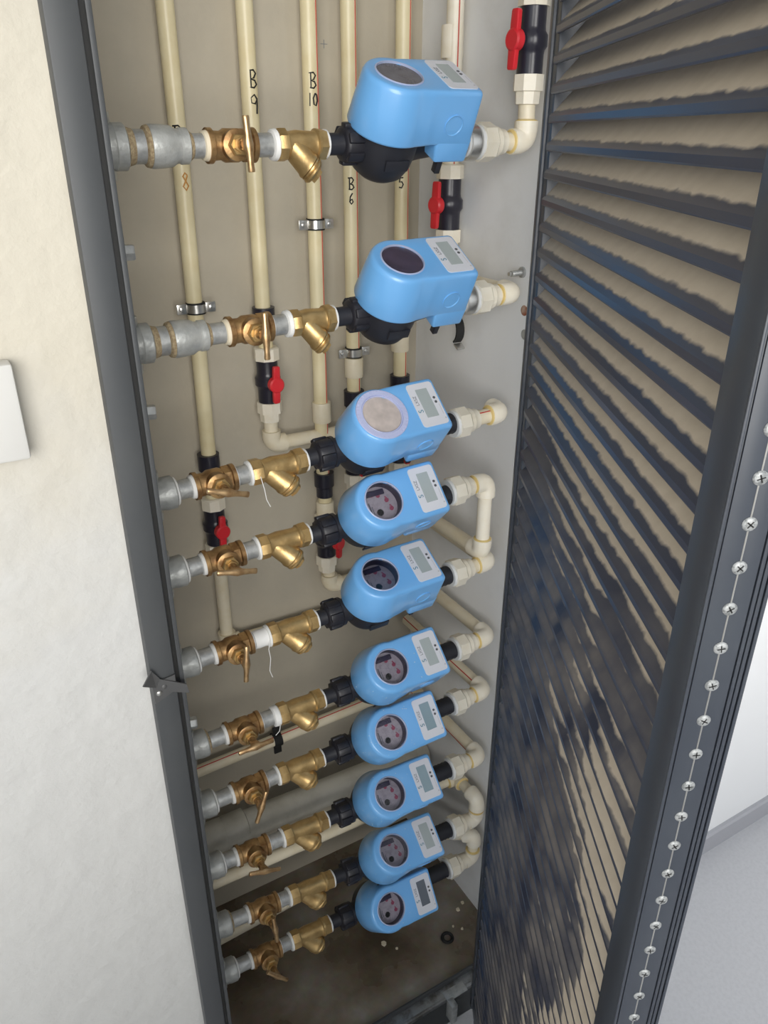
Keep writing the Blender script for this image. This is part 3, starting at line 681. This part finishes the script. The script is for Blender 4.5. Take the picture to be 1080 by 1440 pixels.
for z0 in (1.527, 1.336, 0.838):
    t = empty('riser_clamp', (0.193, PY, z0)); tag(t, 'grey steel clamp round the riser, %s' % {1.527: 'between the two upper rows', 1.336: 'between the second and third rows', 0.838: 'just above the sixth row'}[z0], 'clamp', 'riser clamps')
    ob('band', MB().rev((0.193, PY + 0.004, z0 - 0.014), (0, 0, 1), [(0, 0.0208), (0, 0.0232), (0.028, 0.0232), (0.028, 0.0208)], 24), 'zinc', t)
    ob('nut', MB().rev((0.211, PY - 0.002, z0), (1, -0.25, 0), [(0, 0.0095), (0.012, 0.0095), (0.014, 0.008)], 6), 'zinc', t)

# ------------------------------------------------------------------ cream plastic pipework
def pipe(name, path, r, m, label, group, stripe=None, n=20, cat='pipe'):
    """straight or bent pipe; stripe = angle (deg) of a red marking line about its axis for straight runs"""
    path = [Vector(p) for p in path]
    t = empty(name, path[0]); tag(t, label, cat, group)
    ob('tube', MB().tube(path, r, n), m, t)
    if stripe is not None:
        d = Vector(stripe).normalized()
        ob('red_stripe', MB().tube([p + d*(r - 0.0004) for p in path], 0.0012, 6), 'stripe', t)
    return t
def bend(c, a, b, arm=0.026, rad=0.015, k=7):
    """path of an elbow centred at c leading from direction a to direction b"""
    c, a, b = Vector(c), Vector(a).normalized(), Vector(b).normalized()
    pts = [c + a*arm, c + a*rad]
    for j in range(1, k):
        s = j/k; p0, p1, p2 = c + a*rad, c, c + b*rad
        pts.append(p0*(1-s)**2 + p1*2*s*(1-s) + p2*s*s)
    return pts + [c + b*rad, c + b*arm]
def elbow(c, a, b, label, m='pprwhite', r=0.0163, arm=0.026, glue=True):
    t = empty('pipe_elbow', c); tag(t, label, 'pipe elbow', 'cream pipe elbows')
    pts = bend(c, a, b, arm); ob('bend', MB().tube(pts, [r*1.03, r*1.03] + [r]*(len(pts)-4) + [r*1.03, r*1.03], 24), m, t)
    if glue:
        for d in (a, b):
            d = Vector(d).normalized(); p = Vector(c) + d*(arm - 0.0005)
            ob('glue_bead', MB().rev(p, d, [(0, r*0.98), (0.0015, r*0.93), (0.003, r*0.7)], 20), 'glue', t)
    return t
def coupling(c, d, L, r, label, m='ppr'):
    t = empty('pipe_coupling', c); tag(t, label, 'coupling', 'cream pipe couplings'); d = Vector(d).normalized()
    ob('sleeve', MB().rev(Vector(c) - d*L/2, d, [(0, r*0.85), (0, r*0.97), (0.002, r), (L-0.002, r), (L, r*0.97), (L, r*0.85)], 24), m, t)
    return t
def union(i):
    x = UNUT[i]; big = i < 2
    t = empty('union_connector', axis(i, x)); tag(t, 'cream hexagonal union nut right of the water meter, %s of the ten' % ROWN[i], 'union', 'union connectors')
    ob('rim_gasket', along(i, x - 0.004, x + 0.002, [(0, 0.0170), (0, 0.0215), (1, 0.0225)]), 'tape', t)
    m = along(i, x, x + 0.024, [(0, 0.0225), (0.06, 0.0252), (0.85, 0.0252), (1, 0.0215)], 8)
    ob('hex_nut', m, 'pprwhite', t)
    ob('sleeve', along(i, x + 0.022, x + 0.043, [(0, 0.0200), (0.45, 0.0195), (0.6, 0.0170), (1, 0.0165)], 24), 'pprwhite', t)
EX = [0.790, 0.788, 0.780, 0.760, 0.778, 0.789, 0.790, 0.790, 0.792, 0.790]
for i in range(10):
    union(i)
    pipe('short_pipe', [axis(i, UNUT[i] + 0.040), axis(i, EX[i] - 0.020)], 0.0122, 'ppr' if i != 0 else 'ppr', 'short cream pipe between union nut and elbow, %s row' % ROWN[i], 'short outlet pipes',
         stripe=(0, -0.55, 0.85) if i == 2 else None)
X, Yv, Z = Vector((1, 0, 0)), Vector((0, 1, 0)), Vector((0, 0, 1))
E = [axis(i, EX[i]) for i in range(10)]
elbow(E[0], -X, Z, 'cream elbow turning up beside the topmost water meter')
elbow(E[1], -X, Yv, 'cream elbow turning back with yellow glue, second row from the top')
elbow(E[2], -X, Yv, 'cream round-backed elbow beside the red-lined short pipe, third row from the top', r=0.0172, arm=0.024)
elbow(E[3], -X, -Z, 'cream elbow turning down at the top of the white pipe loop')
c4 = Vector((E[3].x, PY, 0.985))
pipe('pipe_drop', [E[3] - Z*0.022, c4 + Z*0.022], 0.0122, 'pprwhite', 'short upright white pipe of the loop right of the fourth meter', None)
elbow(c4, Z, Yv, 'cream elbow at the foot of the upright white pipe loop')
pipe('return_pipe', [c4 + Yv*0.022, (E[3].x, 1.236, 0.978)], 0.0125, 'ppr', 'cream pipe running back from the foot of the white loop', 'pipes running back along the side wall')
for i, st in ((4, None), (5, None), (6, (-0.75, 0, 0.65)), (7, (-1, 0, -0.1))):
    elbow(E[i], -X, Yv, 'cream elbow turning back, outlet of the %s meter' % ROWN[i].replace('topmost', 'top'))
    pipe('return_pipe', [E[i] + Yv*0.022, (EX[i], 1.238, E[i].z)], 0.0125, 'ppr', '%s pipe running back from the %s meter' % ('cream red-lined' if st else 'plain cream', ROWN[i]), 'pipes running back along the side wall', stripe=st)
# second row: back and up to the wall valve
RW = Vector((0.790, 1.132, 0))
pipe('return_pipe', [E[1] + Yv*0.022, (EX[1], RW.y - 0.02, E[1].z)], 0.0125, 'ppr', 'cream pipe running back from the second elbow from the top', 'pipes running back along the side wall')
elbow((EX[1], RW.y, E[1].z), -Yv, Z, 'cream elbow hidden behind the second water meter')
# second lowest row: up, back, then left along the back
top9 = Vector((EX[8], PY, E[8].z + 0.054))
elbow(E[8], -X, Z, 'cream elbow turning up, outlet of the second-lowest meter', arm=0.024)
elbow(top9, -Z, Yv, 'cream elbow turning back above the second-lowest outlet', arm=0.024)
b9 = Vector((EX[8], 1.028, top9.z - 0.003))
pipe('short_pipe', [top9 + Yv*0.02, b9 - Yv*0.02], 0.0115, 'ppr', 'short cream pipe between the two elbows above the second-lowest outlet', None)
elbow(b9, -Yv, -X, 'cream elbow at the back corner behind the second-lowest meter', m='ppr', arm=0.024)
pipe('cross_pipe', [b9 - X*0.02, (0.18, 1.03, 0.380)], 0.0118, 'ppr', 'cream pipe running behind the two lowest brass rows, upper of two', 'pipes crossing low behind the rows')
top10 = Vector((EX[9], PY, E[9].z + 0.068))
elbow(E[9], -X, Z, 'cream elbow turning up, outlet of the lowest meter', arm=0.024)
pipe('short_pipe', [E[9] + Z*0.02, top10 - Z*0.02], 0.0115, 'ppr', 'short upright cream pipe above the lowest outlet elbow', None)
m10 = Vector((0.715, 1.045, 0.222)); d10 = (m10 - top10).normalized()
elbow(top10, -Z, d10, 'cream elbow turning left above the lowest outlet', arm=0.024)
pipe('cross_pipe', [top10 + d10*0.02, top10.lerp(m10, 0.75), m10, m10 + Vector((-0.04, 0.004, -0.001)), (0.20, 1.045, 0.198)], 0.0118, 'ppr', 'cream pipe running just above the lowest brass row, lower of two', 'pipes crossing low behind the rows')

# hand-written marks: strokes in a unit box, wrapped on the pipe
GL = {'B': [[(0.25, 1), (0.25, 0.0)], [(0.0, 0.95), (0.6, 0.98), (0.85, 0.8), (0.6, 0.55), (0.25, 0.5), (0.7, 0.42), (0.9, 0.2), (0.6, 0.02), (0.1, 0.05)]],
      '9': [[(0.85, 0.75), (0.55, 0.98), (0.15, 0.82), (0.2, 0.55), (0.6, 0.52), (0.85, 0.78), (0.82, 0.4), (0.75, 0.0)]],
      '1': [[(0.5, 1), (0.4, 0)]], '0': [[(0.5, 1), (0.1, 0.6), (0.2, 0.1), (0.6, 0.0), (0.9, 0.4), (0.8, 0.85), (0.5, 1)]],
      '6': [[(0.7, 1), (0.3, 0.65), (0.2, 0.2), (0.5, 0.0), (0.8, 0.2), (0.6, 0.45), (0.25, 0.3)]],
      '5': [[(0.85, 0.98), (0.3, 0.95), (0.2, 0.55), (0.6, 0.6), (0.85, 0.35), (0.6, 0.03), (0.15, 0.08)]],
      '8': [[(0.8, 0.85), (0.5, 1), (0.2, 0.8), (0.5, 0.55), (0.85, 0.25), (0.5, 0.0), (0.15, 0.22), (0.5, 0.52), (0.8, 0.85)]]}
def mark(par, ch, x, y, r, z0, h, w, m='ink', off=0.0):
    base = math.atan2(-y, -x)
    mb = MB()
    for st in GL[ch]:
        pts = []
        for u, v in st:
            a = base + ((u - 0.5)*w + off)/r
            pts.append(Vector((x + math.cos(a)*(r + 0.0002), y + math.sin(a)*(r + 0.0002), z0 + (v - 0.5)*h)))
        mb.tube(pts, 0.0013, 6)
    return ob('pen_mark', mb, m, par)
BPY = 1.240; PR = 0.0127
def sdir(x, y, off):
    a = math.atan2(-y, -x) + off; return Vector((math.cos(a), math.sin(a), 0))
def vpipe(name, path, label, off=None, r=PR):
    p = path[0]; return pipe(name, path, r, 'pprold', label, 'upright pipes on the back wall', stripe=sdir(p[0], p[1], off) if off is not None else None)
v8 = vpipe('upright_pipe', [(0.379, BPY, 2.75), (0.379, BPY, 1.6), (0.375, BPY, 1.135)], 'cream upright pipe nearest the left door frame, faint orange figure on it')
mark(v8, 'B', 0.379, BPY, PR, 1.650, 0.020, 0.014); mark(v8, '8', 0.379, BPY, PR, 1.585, 0.024, 0.011, 'inkorange', 0.004)
v9 = vpipe('upright_pipe', [(0.499, BPY, 2.75), (0.493, BPY, 1.37)], 'cream upright pipe hand-marked with a nine')
mark(v9, 'B', 0.498, BPY, PR, 1.722, 0.024, 0.013, off=0.003); mark(v9, '9', 0.498, BPY, PR, 1.689, 0.026, 0.013, off=0.003)
v10 = vpipe('upright_pipe', [(0.600, BPY, 2.75), (0.594, BPY, 1.06)], 'cream upright pipe with red line, hand-marked with a ten', 1.05)
mark(v10, 'B', 0.598, BPY, PR, 1.723, 0.022, 0.012, off=0.002); mark(v10, '1', 0.598, BPY, PR, 1.697, 0.018, 0.006, off=-0.003); mark(v10, '0', 0.598, BPY, PR, 1.697, 0.017, 0.008, off=0.005)
v6 = vpipe('upright_pipe', [(0.665, BPY, 2.75), (0.664, BPY, 1.20)], 'cream upright pipe with red line, hand-marked with a six', 0.95)
mark(v6, 'B', 0.665, BPY, PR, 1.575, 0.019, 0.011); mark(v6, '6', 0.665, BPY, PR, 1.552, 0.017, 0.009)
v5 = vpipe('upright_pipe', [(0.763, BPY, 2.75), (0.765, BPY, 1.20)], 'cream upright pipe with red line in the back corner, hand-marked with a five', 1.0)
mark(v5, 'B', 0.763, BPY, PR, 1.596, 0.018, 0.011); mark(v5, '5', 0.763, BPY, PR, 1.574, 0.017, 0.010)
vr = pipe('upright_pipe', [(RW.x, 1.140, 2.75), (RW.x, RW.y, 1.60)], 0.0132, 'pprwhite', 'cream upright pipe with red line on the side wall above a ball valve', 'upright pipes on the back wall', stripe=sdir(RW.x, RW.y, 0.45))
vf = pipe('upright_pipe', [(0.790, 0.952, 2.75), (0.790, 0.952, 1.82)], 0.0132, 'pprwhite', 'cream upright pipe at the door side above the front ball valve', 'upright pipes on the back wall')
pipe('short_pipe', [E[0] + Z*0.02, (0.790, 0.952, 1.69)], 0.0118, 'ppr', 'short glue-stained upright pipe above the topmost elbow', None)

# ------------------------------------------------------------------ ball valves
def ball_valve(x, y, z0, z1, hdir, label, collar=None, nuts=True, hs=1.0, r=0.0185):
    """black body from z0 (bottom) to z1 (top); red butterfly handle facing hdir; collar=(za, zb) an upper black socket"""
    t = empty('ball_valve', (x, y, z0)); tag(t, label, 'ball valve', 'black ball valves with red handles')
    L = z1 - z0; zm = (z0 + z1)/2
    ob('body', MB().rev((x, y, z0), Z, [(0, r*0.9), (0, r), (L*0.30, r), (L*0.36, r*1.04), (L*0.42, r*1.22), (L*0.58, r*1.22), (L*0.64, r*1.04), (L*0.70, r), (L, r), (L, r*0.9)], 28), 'navy', t)
    h = Vector(hdir).normalized(); s = Z.cross(h)
    ob('stem', MB().rev((x, y, zm), h, [(0, 0.010), (r*1.5, 0.010)], 16), 'navy', t)
    c = Vector((x, y, zm)) + h*(r*1.45)
    hb = MB().rev(c, h, [(0, 0.0135), (0.010, 0.0135), (0.012, 0.011)], 24)
    out = [(-0.0068, 0.008), (0.0075, 0.008), (0.0080, 0.034), (0.006, 0.036), (-0.0035, 0.036), (-0.0050, 0.033)]
    fr_ = lambda a, b, q: c + s*a*hs + Z*b*hs + h*(0.002 + q)
    hb.prism(out, 0.0, 0.008, fr_, bev=0.0014); hb.prism([(-a, -b) for a, b in out], 0.0, 0.008, fr_, bev=0.0014)
    ob('handle', hb, 'red', t)
    if nuts:
        ob('end_nut', MB().rev((x, y, z1 - 0.001), Z, [(0, r*1.05), (0, r*1.20), (0.020, r*1.20), (0.022, r*1.05)], 8, 0.2), 'pprwhite', t)
        ob('end_nut', MB().rev((x, y, z0 + 0.001), -Z, [(0, r*1.05), (0, r*1.20), (0.020, r*1.20), (0.021, r*1.0), (0.036, r*0.95), (0.037, r*0.7)], 8, 0.2), 'pprwhite', t)
    if collar:
        za, zb = collar; ob('upper_socket', MB().rev((x, y, zb), -Z, [(0, r*0.75), (0, r*1.03), ((zb-za)*0.55, r*1.03), ((zb-za)*0.6, r*0.86), (zb-za, r*0.86)], 24), 'navy', t)
        ob('socket_pipe', MB().rev((x, y, za + 0.002), -Z, [(0, 0.0125), (za - z1, 0.0125)], 18), 'pprold', t)
    return t
ball_valve(0.790, 0.952, 1.722, 1.803, (-1, -0.10, 0), 'black ball valve with red handle at the top beside the door', r=0.0178, hs=0.98)
ball_valve(RW.x, RW.y, 1.505, 1.585, (-1, -0.25, 0), 'black ball valve with red handle between the two upper meters', hs=1.0)
pipe('short_pipe', [(RW.x, RW.y, 1.475), (RW.x, RW.y, E[1].z + 0.02)], 0.0122, 'ppr', 'short upright cream pipe hidden behind the second meter', None)
ball_valve(0.374, BPY, 0.972, 1.045, (0.05, -1, 0), 'black ball valve with red handle on the leftmost upright pipe', collar=(1.095, 1.148), hs=0.85)
ball_valve(0.494, BPY, 1.223, 1.300, (0.05, -1, 0), 'black ball valve with red handle under the pipe marked nine', collar=(1.345, 1.388), hs=0.9)
ball_valve(0.596, BPY, 0.885, 0.955, (0.45, -1, 0), 'black ball valve with red handle half hidden behind the fourth meter nut', collar=(1.016, 1.066), hs=0.85)
ball_valve(0.664, BPY, 1.050, 1.125, (0, -1, 0), 'black ball valve hidden behind the third meter, only its red tip showing', collar=(1.165, 1.218), hs=0.9)
ball_valve(0.765, BPY, 1.055, 1.130, (0, -1, 0), 'black ball valve in the back corner behind the third meter display', collar=(1.180, 1.233), hs=0.9)
coupling((0.596, BPY, 1.187), Z, 0.038, 0.0172, 'cream coupling sleeve on the pipe marked ten, above the third row')
coupling((0.596, BPY, 0.990), Z, 0.030, 0.0172, 'cream coupling sleeve under the black socket behind the fourth row')
coupling((0.665, BPY, 1.262), Z, 0.036, 0.0172, 'cream coupling sleeve below the clamp on the pipe marked six')
coupling((0.764, BPY, 1.305), Z, 0.050, 0.0172, 'cream coupling sleeve on the corner pipe below the second meter')
coupling((RW.x, 1.139, 1.776), Z, 0.044, 0.0172, 'cream coupling sleeve on the side-wall pipe above the topmost meter', 'pprwhite')
# lower ends on the back wall
def tail(x, z0, zc, label, xe=0.806, seg=''):
    pipe('drop_pipe', [(x, BPY, z0), (x, BPY, zc + 0.02)], 0.0122, 'ppr', 'cream pipe below the ball valve, ' + label, 'drop pipes under the valves')
    elbow((x, BPY, zc), Z, X, 'cream elbow at the foot of the drop, ' + label, m='ppr', glue=False)
    pipe('cross_pipe', [(x + 0.02, BPY, zc), (xe, BPY, zc - 0.004)], 0.0122, 'ppr', 'cream pipe crossing the back wall to the right, ' + label, 'pipes crossing the back wall')
tail(0.374, 0.945, 0.748, 'leftmost upright pipe')
tail(0.494, 1.195, 1.143, 'pipe marked nine')
tail(0.600, 0.855, 0.812, 'pipe marked ten')
tail(0.664, 1.020, 0.905, 'pipe marked six')
pipe('drop_pipe', [(0.765, BPY, 1.03), (0.765, BPY, 0.99)], 0.0122, 'ppr', 'cream pipe below the corner ball valve', None)
pipe('cross_pipe', [(0.12, BPY, 0.452), (0.806, BPY, 0.474)], 0.0127, 'ppr', 'cream pipe with red line crossing the back wall behind the sixth row', 'pipes crossing the back wall', stripe=(0, -0.35, 0.95))
dr = empty('drain_pipe', (0.1, 1.19, 0.305)); tag(dr, 'thick grey drain pipe crossing low at the back of the closet', 'drain pipe')
ob('tube', MB().tube([(0.11, 1.19, 0.316), (0.815, 1.19, 0.298)], 0.031, 32), 'drain', dr)
ob('sleeve', MB().rev((0.255, 1.19, 0.313), X, [(0, 0.0315), (0, 0.0345), (0.003, 0.0352), (0.050, 0.0352), (0.052, 0.0340), (0.054, 0.0352), (0.100, 0.0352), (0.102, 0.0315)], 32), 'drain', dr)

# ------------------------------------------------------------------ pipe clamps
def clamp(x, y, z, label, half=False, tilt=0.0):
    t = empty('pipe_clamp', (x, y, z)); tag(t, label, 'pipe clamp', 'steel pipe clamps')
    ring = MB().rev((x, y, z - 0.009), Z, [(0, 0.0128), (0, 0.0152), (0.018, 0.0152), (0.018, 0.0128)], 28)
    ob('rubber_lining', ring, 'rubber', t)
    ob('band', MB().rev((x, y, z - 0.0065), Z, [(0, 0.0150), (0, 0.0162), (0.013, 0.0162), (0.013, 0.0150)], 28), 'steel', t)
    for s in (-1, 1):
        ob('ear', MB().box((x + s*0.0235, y - 0.002, z), (0.017, 0.004, 0.016), Matrix.Rotation(tilt, 3, 'Y'), bev=0.0012), 'steel', t)
        ob('screw', MB().rev((x + s*0.024, y - 0.004, z), (0, -1, 0), [(0, 0.0045), (0.002, 0.0042), (0.003, 0.002)], 12), 'steel', t)
    return t
clamp(0.3790, BPY, 1.398, 'steel pipe clamp with black lining on the leftmost upright pipe')
clamp(0.5965, BPY, 1.514, 'steel pipe clamp with black lining on the pipe marked ten')
clamp(0.6645, BPY, 1.290, 'steel pipe clamp with black lining on the pipe marked six')
t = empty('pipe_clamp', (0.46, BPY, 0.462)); tag(t, 'black clamp round the red-lined cross pipe behind the sixth row', 'pipe clamp', 'steel pipe clamps')
ob('band', MB().rev((0.451, BPY, 0.4627), X, [(0, 0.0135), (0, 0.0162), (0.018, 0.0162), (0.018, 0.0135)], 24), 'rubber', t)
for s in (-1, 1): ob('ear', MB().box((0.460, BPY - 0.002, 0.4627 + s*0.026), (0.017, 0.005, 0.020), bev=0.001), 'rubber', t)
# opened half clamp on the side wall
hc = empty('half_clamp', (0.80, 1.10, 1.33)); tag(hc, 'opened black-lined half clamp hanging on the side wall below the second meter', 'pipe clamp')
arc = MB(); rs = []
for k in range(13):
    a = math.radians(60 + 15*k); cx, cz = 1.103 + math.cos(a)*0.0, 1.340
    c = Vector((0.800 - 0.0, 1.103, 1.344)); p = c + Vector((-0.010 + 0.0*k, math.cos(a)*0.017, math.sin(a)*0.021))
    rs.append([p + Vector((dx, math.cos(a)*dr_, math.sin(a)*dr_)) for dx, dr_ in ((-0.008, 0), (0.008, 0), (0.008, 0.003), (-0.008, 0.003))])
arc.rings(rs); ob('rubber_lining', arc, 'rubber', hc)
ob('ear', MB().box((0.790, 1.086, 1.318), (0.016, 0.014, 0.003), Matrix.Rotation(0.5, 3, 'X'), bev=0.0006), 'steel', hc)

# ------------------------------------------------------------------ small things
bo = empty('anchor_bolt', (0.82, 0.968, 1.456)); tag(bo, 'steel anchor bolt sticking out of the side wall beside the second row', 'bolt')
th = []
for q in range(10): th += [(q*0.0024, 0.0040), (q*0.0024 + 0.0012, 0.0046)]
ob('thread', MB().rev((0.820, 0.968, 1.456), (-1, 0, -0.03), th, 14), 'zinc', bo)
ob('sleeve', MB().rev((0.8195, 0.968, 1.456), (-1, 0, 0), [(0, 0.0085), (0.003, 0.0080), (0.004, 0.0050)], 16), 'zinc', bo)
ob('tip', MB().rev((0.796, 0.968, 1.4553), (-1, 0, 0), [(0, 0.0034), (0.004, 0.0030)], 12), 'steel', bo)
for (y, z, lab, m) in ((0.957, 1.399, 'rusty screw hole in the side wall below the anchor bolt', 'rust'), (0.952, 1.362, 'grey filled screw hole in the side wall, lower of two', 'zincpaint')):
    p = MB().rev((0.8196, y, z), (-1, 0, 0), [(0, 0.0085), (0.0006, 0.0075), (0.001, 0.0050), (0.0004, 0.0030)], 14)
    tag(ob('screw_hole', p, m), lab, 'screw hole')
rg = MB(); rs = []
for k in range(28):
    a = 2*math.pi*k/28; c = Vector((0.716 + math.cos(a)*0.0115, 0.927 + math.sin(a)*0.0115, 0.0042))
    rs.append([c + Vector((math.cos(a)*math.cos(b)*0.0038, math.sin(a)*math.cos(b)*0.0038, math.sin(b)*0.0034)) for b in (2*math.pi*j/8 for j in range(8))])
rs.append(rs[0]); rg.rings(rs, False, False)
tag(ob('rubber_ring', rg, 'rubber'), 'black rubber ring lying on the closet floor', 'ring')
chips = [(0.586, 0.990, 0.008), (0.604, 0.965, 0.004), (0.780, 0.975, 0.006), (0.800, 0.985, 0.005), (0.760, 0.930, 0.004), (0.745, 0.945, 0.0035)]
for k, (x, y, s) in enumerate(chips):
    mb = MB(); pts = [(math.cos(a + random.uniform(-.3, .3))*s*random.uniform(.6, 1), math.sin(a)*s*random.uniform(.6, 1)) for a in (2*math.pi*j/6 for j in range(6))]
    mb.prism(pts, 0.0, 0.003, lambda a, b, h: Vector((x + a, y + b, h)), top=0.8)
    tag(ob('plaster_chip', mb, 'tapeold'), 'small pale plaster crumb on the wet closet floor', 'debris', 'plaster crumbs on the closet floor')
for (x, z, s, n_) in ((0.636, 1.776, 0.006, 'on the back wall right of the pipe marked ten'), (0.806, 1.79, 0.004, 'in the back corner near the top')):
    if x > 0.8: continue
    mb = MB().box((x, BY - 0.0003, z), (0.0008, 0.0006, s*2)); mb.box((x, BY - 0.0003, z), (s*2, 0.0006, 0.0008))
    tag(ob('pencil_mark', mb, 'prnt'), 'small pencil cross ' + n_, 'mark')
